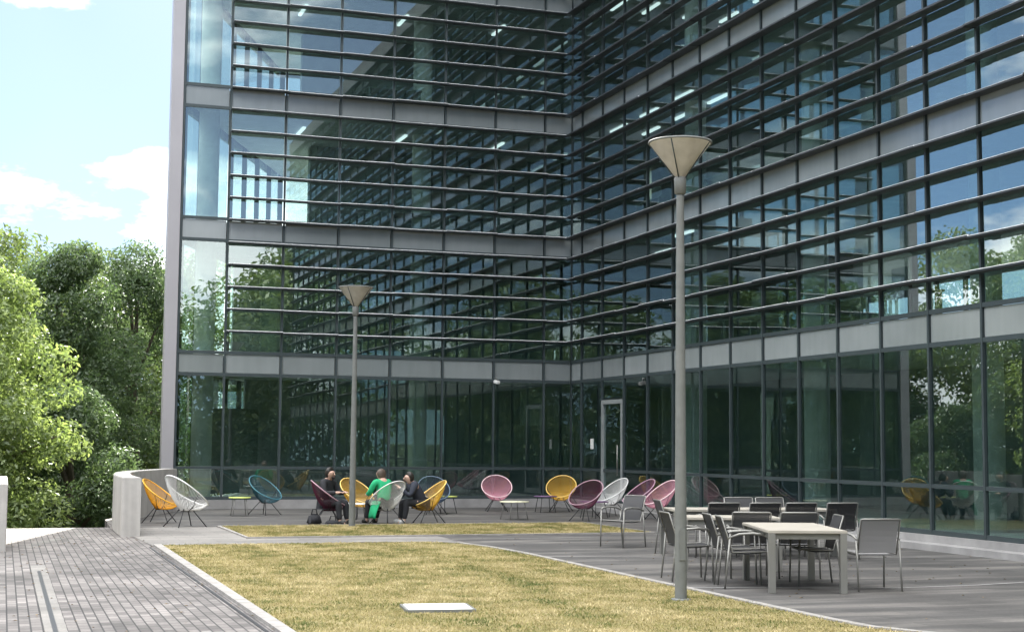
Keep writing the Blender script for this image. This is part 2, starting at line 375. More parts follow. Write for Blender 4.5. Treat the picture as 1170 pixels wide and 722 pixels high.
sd = Vector((math.sin(R(SUN_AZ)) * math.cos(R(SUN_EL)), math.cos(R(SUN_AZ)) * math.cos(R(SUN_EL)), math.sin(R(SUN_EL))))
sun.rotation_euler = sd.to_track_quat('Z', 'Y').to_euler()

# ------------------------------------------------------------------ ground
def sheet(name, poly, z, mat, kind='structure'):
    bm = BM(); bm.faces.new([bm.verts.new((x, y, z)) for x, y in poly])
    o = obj(name, bm, mat); o['kind'] = kind; return o
bm = BM()
g = [bm.verts.new(p) for p in ((-900, -900, -1.6), (900, -900, -1.6), (900, 900, -1.6), (-900, 900, -1.6))]
bm.faces.new(g); o = obj('ground', bm, M['soil']); o['kind'] = 'structure'
# raised court: paving with its drop at the north edge left of the wing
bm = BM(); prism(bm, [(-32, -8.2), (-32, -60), (40, -60), (40, 12), (-6.0, 12), (-11.5, -0.2), (-13.1, -5.0), (-13.2, -8.2)], -1.62, -0.004)
o = obj('pavement', bm, M['paver']); o['kind'] = 'structure'
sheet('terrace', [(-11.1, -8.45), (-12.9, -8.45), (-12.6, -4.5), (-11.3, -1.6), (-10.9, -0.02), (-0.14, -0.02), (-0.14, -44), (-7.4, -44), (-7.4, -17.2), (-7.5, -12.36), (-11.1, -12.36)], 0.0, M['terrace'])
sheet('path', [(-13.05, -8.45), (-11.1, -8.45), (-11.1, -12.36), (-7.5, -12.36), (-7.5, -13.0), (-7.6, -13.95), (-12.9, -13.95), (-13.0, -11.3)], 0.004, M['path'])
lawn_edge = [(-12.75, -13.95), (-9.5, -13.97), (-8.1, -14.1), (-7.72, -14.6), (-7.52, -15.6), (-7.42, -17.0), (-7.45, -26.3), (-7.4, -27.0), (-7.1, -27.6), (-6.4, -27.9), (-0.3, -27.9)]
lawn_poly = lawn_edge + [(-0.3, -34), (-12.75, -34)]
sheet('lawn', lawn_poly, 0.012, M['turf'])
strip_poly = [(-11.02, -8.55), (-3.05, -8.55), (-3.05, -12.3), (-11.02, -12.3)]
sheet('grass_strip', strip_poly, 0.012, M['turf'])
def kerb(name, pts, wd, z1):
    bm = BM(); P = [Vector((x, y, 0)) for x, y in pts]; L = []
    for i, p in enumerate(P):
        t = (P[min(i + 1, len(P) - 1)] - P[max(i - 1, 0)]).normalized(); n = Vector((-t.y, t.x, 0)) * wd / 2
        L.append([bm.verts.new(p + n * a + Vector((0, 0, z))) for a, z in ((-1, -0.05), (-1, z1), (1, z1), (1, -0.05))])
    for A, B in zip(L, L[1:]):
        for k in range(3): bm.faces.new((A[k], A[k + 1], B[k + 1], B[k]))
    bm.faces.new(L[0]); bm.faces.new(L[-1][::-1])
    o = obj(name, bm, M['kerb']); o['kind'] = 'structure'; return o
kerb('kerb', [(-12.82, -13.9), (-12.82, -34)], 0.13, 0.03)
kerb('kerb', lawn_edge[1:], 0.10, 0.03)
kerb('kerb', [(-11.07, -8.5), (-11.07, -12.35), (-3.0, -12.35), (-3.0, -8.5), (-11.0, -8.5)], 0.09, 0.03)
# slot drains
bm = BM(); box(bm, -14.90, -14.70, -34, -17.6, -0.004, 0.004); o = obj('drain_edge', bm, M['path']); o['kind'] = 'structure'
bm = BM(); box(bm, -14.83, -14.785, -34, -18.6, 0.004, 0.007); o = obj('drain', bm, M['black']); o['kind'] = 'structure'
bm = BM(); box(bm, -12.985, -12.95, -34, -14.2, -0.004, 0.003); o = obj('drain', bm, M['black']); o['kind'] = 'structure'
for pts in ([(-7.36, -22.75), (-5.5, -23.32), (-4.8, -23.48), (-3.6, -23.4), (-2.2, -23.1), (-0.2, -22.5)], [(-7.4, -17.62), (-5, -18.3), (-2.2, -18.95), (-0.2, -19.3)], [(-7.5, -13.3), (-5, -13.35), (-0.2, -13.5)]):
    bm = BM()
    for (x0, y0), (x1, y1) in zip(pts, pts[1:]):
        d = Vector((x1 - x0, y1 - y0, 0)).normalized(); n = Vector((-d.y, d.x, 0)) * 0.03
        a, b = Vector((x0, y0, 0.005)), Vector((x1, y1, 0.005))
        bm.faces.new([bm.verts.new(v) for v in (a - n, b - n, b + n, a + n)])
    o = obj('drain_channel', bm, M['stone']); o['kind'] = 'structure'
o = box_obj('manhole_cover', -0.33, 0.33, -0.27, 0.27, 0.0, 0.036, M['white'], bevel=0.01)
bm = BM()
for a in ((-0.36, 0.36, -0.30, -0.272), (-0.36, 0.36, 0.272, 0.30), (-0.36, -0.332, -0.2715, 0.2715), (0.332, 0.36, -0.2715, 0.2715)): box(bm, *a, 0.0, 0.03)
obj('frame', bm, M['steel'], o)
o.location = (-10.98, -24.42, 0.012); o.rotation_euler = (0, 0, R(-8))
tag(o, 'flat white square access cover lying in the dry lawn', 'cover')

# grass blades
def inside(px, py, poly):
    r = np.zeros(len(px), bool); n = len(poly)
    for i in range(n):
        x0, y0 = poly[i]; x1, y1 = poly[(i + 1) % n]
        if y0 == y1: continue
        cnd = ((y0 > py) != (y1 > py)) & (px < (x1 - x0) * (py - y0) / (y1 - y0) + x0); r ^= cnd
    return r
def blades(name, poly, n, ymin, ymax, seed, hmul=1.0):
    rng = np.random.default_rng(seed); xs = [p[0] for p in poly]
    px = rng.uniform(min(xs), max(xs), n); py = rng.uniform(ymin, ymax, n); k = inside(px, py, poly); px, py = px[k], py[k]; n = len(px)
    h = rng.uniform(0.012, 0.034, n) * hmul; a = rng.uniform(0, 2 * np.pi, n); wd = rng.uniform(0.003, 0.007, n) * 1.4
    lean = rng.uniform(0.3, 1.4, n) * h; la = rng.uniform(0, 2 * np.pi, n)
    tuft = rng.random(n) < 0.02; h[tuft] *= 1.8
    V = np.empty((n, 3, 3)); V[:, 0] = np.stack([px - np.cos(a) * wd, py - np.sin(a) * wd, np.full(n, 0.01)], 1)
    V[:, 1] = np.stack([px + np.cos(a) * wd, py + np.sin(a) * wd, np.full(n, 0.01)], 1)
    V[:, 2] = np.stack([px + np.cos(la) * lean, py + np.sin(la) * lean, 0.01 + h], 1)
    o = np_mesh(name, V.reshape(-1, 3), np.arange(n * 3).reshape(-1, 3), M['blade']); o['kind'] = 'stuff'
blades('lawn_grass', lawn_poly, 230000, -28.5, -13.95, 1)
blades('strip_grass', strip_poly, 60000, -12.3, -8.55, 2, 1.3)

# fallen leaves blown over the paving
rl = np.random.default_rng(8); n = 420
lp = np.concatenate([np.stack([rl.uniform(-15.4, -12.9, 170), rl.uniform(-27, -8.4, 170)], 1), np.stack([rl.uniform(-7.3, -0.3, 160), rl.uniform(-27, -12.6, 160)], 1), np.stack([rl.normal(-12.75, 0.12, 90), rl.uniform(-27, -14, 90)], 1)])
an = rl.uniform(0, 2 * np.pi, n); sz = rl.uniform(0.014, 0.032, n); V = np.empty((n, 4, 3))
for k, (u, v_, z_) in enumerate(((1, 0, 0.004), (0, 0.5, 0.012), (-1, 0, 0.005), (0, -0.5, 0.012))):
    V[:, k] = np.stack([lp[:, 0] + (u * np.cos(an) - v_ * np.sin(an)) * sz, lp[:, 1] + (u * np.sin(an) + v_ * np.cos(an)) * sz, np.full(n, z_ + 0.004)], 1)
o = np_mesh('fallen_leaves', V.reshape(-1, 3), np.arange(n * 4).reshape(-1, 4), simple('dead_leaf', (0.16, 0.11, 0.05), 0.8, 0, 0.5, 9)); o['kind'] = 'stuff'

# ------------------------------------------------------------------ the office building
MOD = 1.5; A0, B0 = 0.853, 0.846
XB = [0.0] + [-(A0 + MOD * k) for k in range(7)] + [-11.08]             # back wing mullion lines
YR = [0.0] + [-(B0 + MOD * k) for k in range(30)]                        # right wing mullion lines
ZB = [3.526, 7.09, 10.67, 14.25, 17.83]; SP = 0.57                       # spandrel bottoms, height
ZG, ZT = 0.267, 1.075
bld = thing('office_building', 'L-shaped glass office block with dark louvre fins on its upper floors', 'building')
mull_back = box_obj('mullion', -0.026, 0.026, -0.05, 0.02, ZG, 18.4, M['mullion'], bld); first = True
for x in XB:
    if first: mull_back.location = (x - 0.0, -0.0, 0); first = False
    else: inst(mull_back, bld, (x, 0, 0))
mull_r = box_obj('mullion', -0.05, 0.02, -0.026, 0.026, ZG, 18.4, M['mullion'], bld); mull_r.location = (0, YR[1], 0)
for y in YR[2:]: inst(mull_r, bld, (0, y, 0))
# transoms
zs_t = [(ZG - 0.03, ZG + 0.05), (ZT - 0.035, ZT + 0.035)]
for z in ZB: zs_t += [(z - 0.045, z + 0.035), (z + SP - 0.035, z + SP + 0.045)]
for z0, z1 in zs_t:
    box_obj('transom', -11.08, -0.07, -0.042, 0.015, z0, z1, M['mullion'], bld)
    box_obj('transom', -0.042, 0.015, YR[-1], 0.0, z0, z1, M['mullion'], bld)
# spandrel panels and windows
rng = random.Random(3)
def pane(name, wall, u0, u1, z0, z1, mat, t=0.016, tilt=0.0):
    cu, cz = (u0 + u1) / 2, (z0 + z1) / 2; hu, hz = abs(u1 - u0) / 2 - 0.012, (z1 - z0) / 2 - 0.012
    bm = BM()
    if wall == 'b': box(bm, -hu, hu, -t / 2, t / 2, -hz, hz)
    else: box(bm, -t / 2, t / 2, -hu, hu, -hz, hz)
    o = obj(name, bm, mat, bld)
    o.location = (cu, 0.0, cz) if wall == 'b' else (0.0, cu, cz)
    if tilt:
        if wall == 'b': o.rotation_euler = (rng.gauss(0, tilt), 0, rng.gauss(0, tilt))
        else: o.rotation_euler = (0, rng.gauss(0, tilt), rng.gauss(0, tilt))
    return o
TILT = R(0.17)
levels = [(ZG + 0.04, ZT - 0.03), (ZT + 0.03, ZB[0] - 0.04)] + [(ZB[k] + SP + 0.04, ZB[k + 1] - 0.04) for k in range(4)]
spare = BM()
for i in range(8):
    for k, (z0, z1) in enumerate(levels):
        if k <= 4: pane('window', 'b', XB[i + 1] + 0.03, XB[i] - 0.03, z0, z1, M['glass' if k > 1 else 'glass_low'], tilt=TILT)
        else: box(spare, XB[i + 1] + 0.04, XB[i] - 0.04, -0.008, 0.008, z0, z1)
    for k, z in enumerate(ZB): pane('spandrel_panel', 'b', XB[i + 1] + 0.03, XB[i] - 0.03, z + 0.03, z + SP - 0.03, M['spandrel'], tilt=TILT * 0.6)
spare_sp = BM()
lim = [14, 14, 14, 14, 9, 0]
for i in range(30):
    for k, (z0, z1) in enumerate(levels):
        if i == 2 and k <= 1: continue
        if i < lim[k]: pane('window', 'r', YR[i + 1] + 0.03, YR[i] - 0.03, z0, z1, M['glass' if k > 1 else 'glass_low'], tilt=TILT)
        else: box(spare, -0.008, 0.008, YR[i + 1] + 0.04, YR[i] - 0.04, z0, z1)
    for k, z in enumerate(ZB):
        if i < (14, 14, 9, 3, 0)[k]: pane('spandrel_panel', 'r', YR[i + 1] + 0.03, YR[i] - 0.03, z + 0.03, z + SP - 0.03, M['spandrel'], tilt=TILT * 0.6)
        else: box(spare_sp, -0.008, 0.008, YR[i + 1] + 0.04, YR[i] - 0.04, z + 0.03, z + SP - 0.03)
o = obj('upper_glazing', spare, M['glass'], bld); o['kind'] = 'stuff'
o = obj('upper_spandrels', spare_sp, M['spandrel'], bld); o['kind'] = 'stuff'
# louvres: one blade per row and wing, jogging a few mm at each bay joint
def louvre(wall, z, lines):
    prof = [(0.055, 0.014), (0.262, 0.024), (0.289, 0.010), (0.287, -0.022), (0.262, -0.032), (0.055, -0.022)]
    bm = BM(); prev = None; rr = random.Random(int(z * 977) + (0 if wall == 'b' else 5))
    caps = []
    for i in range(len(lines) - 1):
        dz = rr.gauss(0, 0.006); sl = rr.gauss(0, 0.004)
        for j, u in enumerate((lines[i], lines[i + 1])):
            ring = []
            for p, q in prof:
                zz = z + q + dz + sl * j
                uu = u
                ring.append(bm.verts.new((uu if wall == 'b' else -p, -p if wall == 'b' else uu, zz)))
            if prev:
                for k in range(6):
                    f = bm.faces.new((prev[k], prev[(k + 1) % 6], ring[(k + 1) % 6], ring[k]))
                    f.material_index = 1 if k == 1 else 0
            else: bm.faces.new(ring)
            prev = ring
    bm.faces.new(prev[::-1]); bmesh.ops.recalc_face_normals(bm, faces=bm.faces[:])
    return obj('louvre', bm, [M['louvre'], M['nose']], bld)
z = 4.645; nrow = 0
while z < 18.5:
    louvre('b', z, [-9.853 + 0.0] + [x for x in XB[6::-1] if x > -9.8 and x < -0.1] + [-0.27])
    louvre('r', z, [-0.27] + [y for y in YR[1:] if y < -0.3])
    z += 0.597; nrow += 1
# end column, plinth, door
box_obj('corner_column', -11.43, -11.115, -0.10, 0.3, -0.02, 19.3, M['column_clad'], bld, 0.01)
box_obj('plinth', -11.1, -0.12, -0.10, 0.05, -0.02, ZG - 0.033, M['stone'], bld)
box_obj('plinth', -0.12, 0.05, YR[-1], 0.05, -0.02, ZG - 0.033, M['stone'], bld)
box_obj('plinth_step', -0.42, -0.122, YR[-1], -0.3, -0.02, 0.11, M['stone'], bld)
dr = BM(); y0, y1 = YR[3] + 0.035, YR[2] - 0.035
for a in ((y0, y0 + 0.11, 0.3, 2.95), (y1 - 0.11, y1, 0.3, 2.95), (y0 + 0.112, y1 - 0.112, 2.84, 2.95), (y0 + 0.112, y1 - 0.112, 0.3, 0.44)):
    box(dr, -0.06, 0.03, *a)
door = obj('door', dr, simple('door_frame_grey', (0.30, 0.32, 0.32), 0.4, 0.2), bld)
box_obj('door_glass', -0.012, 0.004, y0 + 0.115, y1 - 0.115, 0.45, 2.83, M['glass'], door)
tube_obj('handle', [(-0.11, y0 + 0.2, 0.95), (-0.11, y0 + 0.2, 1.75)], 0.016, M['alu'], door)
pane('window', 'r', y0, y1, 2.99, ZB[0] - 0.04, M['glass'])
# slabs, roof, core walls, interior columns
foot = [(-10.95, 0.12), (-6.7, 10), (13, 10), (13, -44.2), (0.12, -44.2), (0.12, 0.12)]
for k, z in enumerate(ZB):
    bm = BM(); prism(bm, foot, z + 0.07, z + SP - 0.07); obj('floor_slab', bm, M['slab'], bld)
bm = BM(); prism(bm, foot, 0.06, ZG - 0.035); obj('floor_slab', bm, M['slab'], bld)
bm = BM(); prism(bm, [(-11.2, -0.05), (-6.7, 10.2), (13.2, 10.2), (13.2, -44.4), (-0.05, -44.4), (-0.05, -0.05)], 18.42, 19.3); obj('roof', bm, M['roof'], bld)
FL = [(ZG - 0.03, ZB[0] + 0.065)] + [(ZB[k] + SP - 0.065, ZB[k + 1] + 0.065) for k in range(4)]
cores = {0: [(-8.6, 4.9, 4.5, 4.8), (5.4, 12.9, 3.0, 3.3), (5.0, 5.3, -30, 4.8), (-9.6, -9.4, 4.4, 6.5)],
         1: [(-9.0, 6.4, 4.5, 4.8), (6.5, 6.8, -4.5, 4.4), (5.5, 5.8, -40, -17.0)],
         2: [(-6.8, 4.4, 4.5, 4.8), (4.5, 4.8, -9.0, 4.4), (6.5, 6.8, -44, -14.0)],
         3: [(-7.0, 6.0, 5.0, 5.3), (5.5, 5.8, -44, 4.9)], 4: [(-7.0, 6.0, 5.0, 5.3), (5.5, 5.8, -44, 4.9)]}
for k, L in cores.items():
    for a in L: box_obj('core_wall', *a, FL[k][0], FL[k][1], M['core'], bld)
bm = BM(); lathe(bm, [(0.0, 0.2), (0.28, 0.2), (0.28, 18.4), (0.0, 18.4)], 20); ic = obj('interior_column', bm, M['int_col'], bld)
ic.location = (-10.28, 0.95, 0)
for p in [(-4.0, 1.9), (1.6, -4.8), (1.6, -10.8), (1.6, -16.8), (1.6, -22.8), (8.5, -4.8), (8.5, -10.8), (8.5, 4.5), (3.5, 6.5)]: inst(ic, bld, (p[0], p[1], 0))
# interior fittings glimpsed through the panes
box_obj('interior_panel', -8.75, -8.3, 1.0, 1.1, 4.10, 6.7, M['pale_wall'], bld)
box_obj('interior_cabinet', -4.62, -4.02, 0.7, 1.2, 4.06, 4.78, M['pale_wall'], bld)
box_obj('interior_panel', -9.7, -8.4, 3.2, 3.3, 0.3, 2.7, simple('grey_green_screen', (0.17, 0.20, 0.19), 0.7), bld)
box_obj('interior_panel', -0.95, -0.3, 1.6, 1.7, 2.3, 3.3, M['pale_wall'], bld)
dk = BM()
box(dk, -0.8, 0.8, -0.4, 0.4, 0.70, 0.74)
for sx_ in (-0.74, 0.74):
    for sy_ in (-0.34, 0.34): box(dk, sx_ - 0.025, sx_ + 0.025, sy_ - 0.025, sy_ + 0.025, 0.0, 0.699)
box(dk, -0.25, 0.25, 0.05, 0.09, 0.88, 1.22); box(dk, -0.03, 0.03, 0.055, 0.085, 0.741, 0.879)
desk = obj('interior_desk', dk, simple('desk_grey', (0.35, 0.36, 0.35), 0.6), bld); desk.location = (-6.4, 1.4, FL[2][0])
for p in [(-4.6, 1.6, 2, 0), (-2.6, 1.5, 2, 0), (-6.6, 1.5, 1, 0), (-2.2, 1.6, 1, 0), (1.3, -6.9, 1, 1), (1.3, -8.8, 1, 1), (1.3, -12.9, 1, 1), (1.3, -14.6, 1, 1), (1.3, -7.5, 2, 1), (1.3, -13.5, 2, 1), (-5.0, 1.6, 3, 0), (1.3, -3.2, 2, 1), (3.4, -9.8, 1, 1), (3.4, -7.4, 1, 1)]:
    inst(desk, bld, (p[0], p[1], FL[p[2]][0]), R(90) * p[3])
# ceiling luminaires
cl0 = box_obj('ceiling_light', -0.045, 0.045, -0.55, 0.55, -0.05, 0.0, M['light'], bld); cl0.location = (1.9, -2.2, ZB[1] + 0.06)
first = True
for k in (1, 2, 3):
    for x in (0.9, 1.9, 3.2, 4.4):
        for j in range(9):
            y = -1.3 - j * 2.1
            if (k == 1 and (x > 1 or j % 2)) or (k == 2 and (j > 2 or x > 2)) or (k == 3 and j > 5 and x > 1) or (k == 1 and j > 3): continue
            if first: first = False; continue
            inst(cl0, bld, (x, y, ZB[k] + 0.06 if k else 0))
for k in (2, 3):
    for x in (-7.5, -4.5, -1.5): inst(cl0, bld, (x, 2.4, ZB[k] + 0.06))
# rear and end glazing
def ribbon(p0, p1, n, nm):
    d = Vector((p1[0] - p0[0], p1[1] - p0[1], 0)); L = d.length; ang = math.atan2(d.y, d.x)
    mt = Matrix.Translation((p0[0], p0[1], 0)) @ Matrix.Rotation(ang, 4, 'Z')
    for k, (a, b) in enumerate(FL):
        bm = BM(); box(bm, 0, L, -0.008, 0.008, a + 0.02, b - 0.02, 0, mt); obj(nm + '_window', bm, M['clear'], bld)
    bm = BM()
    for i in range(n + 1):
        u = L * i / n; box(bm, u - 0.04, u + 0.04, -0.08, 0.06, 0.05, 18.42, 0, mt)
    o = obj(nm + '_mullions', bm, M['mullion'], bld); o['kind'] = 'stuff'
    bm = BM()
    for z in ZB: box(bm, 0, L, 0.0805, 0.16, z - 0.05, z + SP + 0.05, 0, mt)
    o = obj(nm + '_spandrels', bm, M['spandrel'], bld); o['kind'] = 'stuff'
ribbon((-11.05, 0.15), (-6.75, 10.0), 7, 'end'); ribbon((-6.7, 10.02), (13, 10.02), 13, 'rear'); ribbon((13.02, 10), (13.02, -44.2), 36, 'far')

# ------------------------------------------------------------------ curved concrete wall and the gate wall
arc = [(-13.22, -11.3), (-13.22, -10.2), (-13.2, -9.0), (-13.13, -7.6), (-13.0, -6.2), (-12.72, -4.75), (-12.3, -3.4), (-11.88, -2.3), (-11.47, -1.2)]
P = [Vector((x, y, 0)) for x, y in arc]; bm = BM(); L = []
for i, p in enumerate(P):
    t = (P[min(i + 1, len(P) - 1)] - P[max(i - 1, 0)]).normalized(); n = Vector((t.y, -t.x, 0)) * 0.34
    q = p + n
    L.append([bm.verts.new(v) for v in (Vector((p.x, p.y, -1.6)), Vector((p.x, p.y, 1.07)), Vector((q.x, q.y, 1.07)), Vector((q.x, q.y, -0.02)))])
for A, B in zip(L, L[1:]):
    for k in range(3): bm.faces.new((A[k], A[k + 1], B[k + 1], B[k]))
bm.faces.new(L[0][::-1]); bm.faces.new(L[-1]); bmesh.ops.recalc_face_normals(bm, faces=bm.faces[:])
bmesh.ops.bevel(bm, geom=[e for e in bm.edges if all(v.co.z > 1 for v in e.verts)], offset=0.012, segments=2, affect='EDGES')
tag(obj('concrete_wall', bm, M['concrete']), 'low curved pale concrete wall behind the orange chair, ending at the paving edge', 'wall')
bm = BM(); box(bm, -15.62, -15.22, -14.77, -9.0, -1.6, 1.047); bmesh.ops.bevel(bm, geom=bm.edges[:], offset=0.012, segments=2, affect='EDGES')
tag(obj('concrete_wall', bm, M['concrete']), 'end of a pale concrete wall cut off by the left picture edge', 'wall')

# ------------------------------------------------------------------ trees
def leaves(centers, n, rad, leaf, seed):
    rng = np.random.default_rng(seed); C = np.array([c[:3] for c in centers]); rr = np.array([c[3] for c in centers])
    pr = rr ** 2 / (rr ** 2).sum(); idx = rng.choice(len(C), n, p=pr)
    d = rng.normal(size=(n, 3)); d /= np.linalg.norm(d, axis=1)[:, None]
    r = rr[idx] * rng.uniform(0.35, 1.08, n) ** 0.6
    p = C[idx] + d * r[:, None] * np.array([1, 1, 0.72])
    nrm = d * 0.6 + rng.normal(size=(n, 3)) * 0.6 + np.array([0, 0, 0.5]); nrm /= np.linalg.norm(nrm, axis=1)[:, None]
    t = np.cross(nrm, rng.normal(size=(n, 3))); t /= np.linalg.norm(t, axis=1)[:, None]; b = np.cross(nrm, t)
    s = leaf * rng.uniform(0.6, 1.3, n)[:, None]
    V = np.empty((n, 4, 3)); V[:, 0] = p - t * s; V[:, 1] = p + b * s * 0.42 + nrm * s * 0.12; V[:, 2] = p + t * s - nrm * s * 0.25; V[:, 3] = p - b * s * 0.42 + nrm * s * 0.12
    return V.reshape(-1, 3), np.arange(n * 4).reshape(-1, 4)
def clumps(cx, cy, z0, z1, rx, n, cr, seed, taper=0.6):
    rng = random.Random(seed); out_ = []
    for i in range(n):
        h = (i + rng.random()) / n
        prof = math.sin(math.pi * min(1, 0.12 + h * 0.88)) ** taper
        a = rng.uniform(0, 2 * math.pi); r = rx * prof * math.sqrt(rng.uniform(0.15, 1.0))
        out_.append((cx + r * math.cos(a), cy + r * math.sin(a), z0 + (z1 - z0) * h, cr * rng.uniform(0.6, 1.25)))
    return out_
def tree(name, label, cat, x, y, zb, z0, z1, rx, ncl, cr, nl, leaf, mat, seed, group=None, taper=0.6, extra=()):
    t = thing(name, label, cat, (x, y, zb), 0, group)
    cl_ = clumps(0, 0, z0 - zb, z1 - zb, rx, ncl, cr, seed, taper) + [(a - x, b - y, c_ - zb, d_) for a, b, c_, d_ in extra]
    V, F = leaves(cl_, nl, rx, leaf, seed); np_mesh('crown', V, F, mat, t)
    bm = BM(); H = z1 - zb
    tube(bm, [(0, 0, -0.1), (0.05, 0.02, H * 0.3), (-0.06, 0.05, H * 0.6), (0.02, 0, H * 0.93)], [0.22, 0.17, 0.10, 0.025], 8)
    rr = random.Random(seed + 9)
    for c_ in rr.sample(cl_, min(16, len(cl_))):
        s = Vector((0, 0, max(0.4, c_[2] * 0.72 - 0.5))); e = Vector(c_[:3])
        tube(bm, [s, s.lerp(e, 0.5) + Vector((0, 0, 0.15)), e], [0.07, 0.045, 0.012], 5)
    obj('trunk', bm, M['bark'], t)
    return t
ex = [(-14.0, -2.6, 1.9, 0.55), (-13.7, -2.4, 1.6, 0.45), (-14.2, -2.8, 1.35, 0.5), (-14.3, -2.2, 3.6, 0.7), (-14.1, -2.5, 2.9, 0.6), (-14.6, -3.0, 0.5, 0.6), (-14.9, -3.4, 0.1, 0.6)]
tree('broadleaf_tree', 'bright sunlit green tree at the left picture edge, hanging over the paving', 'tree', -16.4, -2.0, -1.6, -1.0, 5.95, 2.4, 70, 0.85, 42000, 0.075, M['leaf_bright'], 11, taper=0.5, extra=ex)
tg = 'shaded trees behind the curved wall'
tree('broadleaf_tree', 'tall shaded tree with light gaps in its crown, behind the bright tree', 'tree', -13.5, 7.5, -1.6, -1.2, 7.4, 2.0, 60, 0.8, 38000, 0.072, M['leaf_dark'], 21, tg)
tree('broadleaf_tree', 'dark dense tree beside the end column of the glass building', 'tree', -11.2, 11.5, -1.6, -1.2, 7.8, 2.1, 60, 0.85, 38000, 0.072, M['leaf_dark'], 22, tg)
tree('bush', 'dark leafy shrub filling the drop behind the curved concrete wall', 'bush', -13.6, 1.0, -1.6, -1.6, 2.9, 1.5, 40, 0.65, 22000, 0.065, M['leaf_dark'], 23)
# woods further off: no one could count these
allv, allf, base = [], [], 0
rw = random.Random(5)
spots = [(-15.8, 15, 8.8), (-12.0, 19, 8.4), (-19, 8, 9.5), (-22, 1, 10.5), (-24, -7, 10), (-26, 9, 11), (-28, 0, 11), (-21, 17, 10), (-31, -12, 11.5), (-34, 4, 12), (-30, 16, 11), (-38, -4, 12), (-8.5, 24, 9), (-42, 10, 13), (-44, -18, 13), (-3, 30, 9), (5, 34, 9), (-17.5, 12, 6), (-14.5, 17, 5.5), (-10.5, 20, 6), (-18.5, 3, 4), (-20, -3, 7), (-25, 4, 8), (-24, 12, 9)]
spots += [(rw.uniform(-62, 6), rw.uniform(-74, -60), rw.uniform(10, 16)) for _ in range(26)]
for i, (x, y, h) in enumerate(spots):
    cl_ = clumps(x, y, -1.5, h, 2.9 if y > -59 else 4.4, 46, 1.15 if y > -59 else 2.0, 100 + i, 0.3)
    V, F = leaves(cl_, 15000 if y > -59 else 7000, 2.6, 0.12 if y > -59 else 0.26, 200 + i)
    allv.append(V); allf.append(F + base); base += len(V)
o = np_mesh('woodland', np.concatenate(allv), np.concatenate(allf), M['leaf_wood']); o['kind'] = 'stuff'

# ------------------------------------------------------------------ street lamps
def street_lamp(label, loc, h):
    t = thing('street_lamp', label, 'street lamp', loc, R(20), 'cone lamps standing in the grass')
    bm = BM(); lathe(bm, [(0.0, -0.02), (0.068, -0.02), (0.068, 0.032), (0.0679, 0.06), (0.066, 1.0), (0.043, h - 0.66), (0.043, h - 0.62), (0.0, h - 0.62)], 16); obj('pole', bm, M['steel'], t)
    bm = BM(); lathe(bm, [(0.0, -0.005), (0.11, -0.005), (0.11, 0.025), (0.069, 0.03)], 16); obj('base_plate', bm, M['steel'], t)
    zc = h - 0.42
    bm = BM(); box(bm, -0.035, 0.035, -0.0745, -0.055, 0.45, 0.80); bmesh.ops.bevel(bm, geom=bm.edges[:], offset=0.004, segments=2, affect='EDGES'); obj('access_door', bm, M['steel'], t).rotation_euler = (0, 0, R(-30))
    bm = BM(); lathe(bm, [(0.043, zc - 0.20), (0.066, zc - 0.19), (0.070, zc - 0.02), (0.060, zc), (0.0, zc)], 18); obj('collar', bm, M['steel'], t)
    bm = BM(); lathe(bm, [(0.055, zc + 0.001), (0.345, zc + 0.385), (0.352, zc + 0.40), (0.345, zc + 0.405), (0.0, zc + 0.43)], 36); lathe(bm, [(0.05, zc + 0.012), (0.335, zc + 0.385)], 36)
    obj('lamp_shade', bm, M['shade'], t)
    bm = BM(); tube(bm, [(0.356 * math.cos(a), 0.356 * math.sin(a), zc + 0.40) for a in [2 * math.pi * k / 36 for k in range(36)]], 0.014, 6, True); obj('rim', bm, M['steel'], t)
    for k in range(4):
        a = R(90 * k + 28)
        tube_obj('rib', [(0.062 * math.cos(a), 0.062 * math.sin(a), zc - 0.01), (0.350 * math.cos(a), 0.350 * math.sin(a), zc + 0.39)], 0.007, M['mullion'], t, 6)
    bm = BM(); lathe(bm, [(0.0, zc + 0.06), (0.035, zc + 0.06), (0.035, zc + 0.24), (0.0, zc + 0.26)], 12); obj('bulb', bm, M['white'], t)
    return t
street_lamp('tall grey pole lamp with a cone shade at the lawn edge by the dining tables', (-8.07, -24.17, 0.0), 5.22)
street_lamp('smaller looking pole lamp with a cone shade in the grass strip before the seated people', (-8.40, -9.06, 0.0), 5.02)

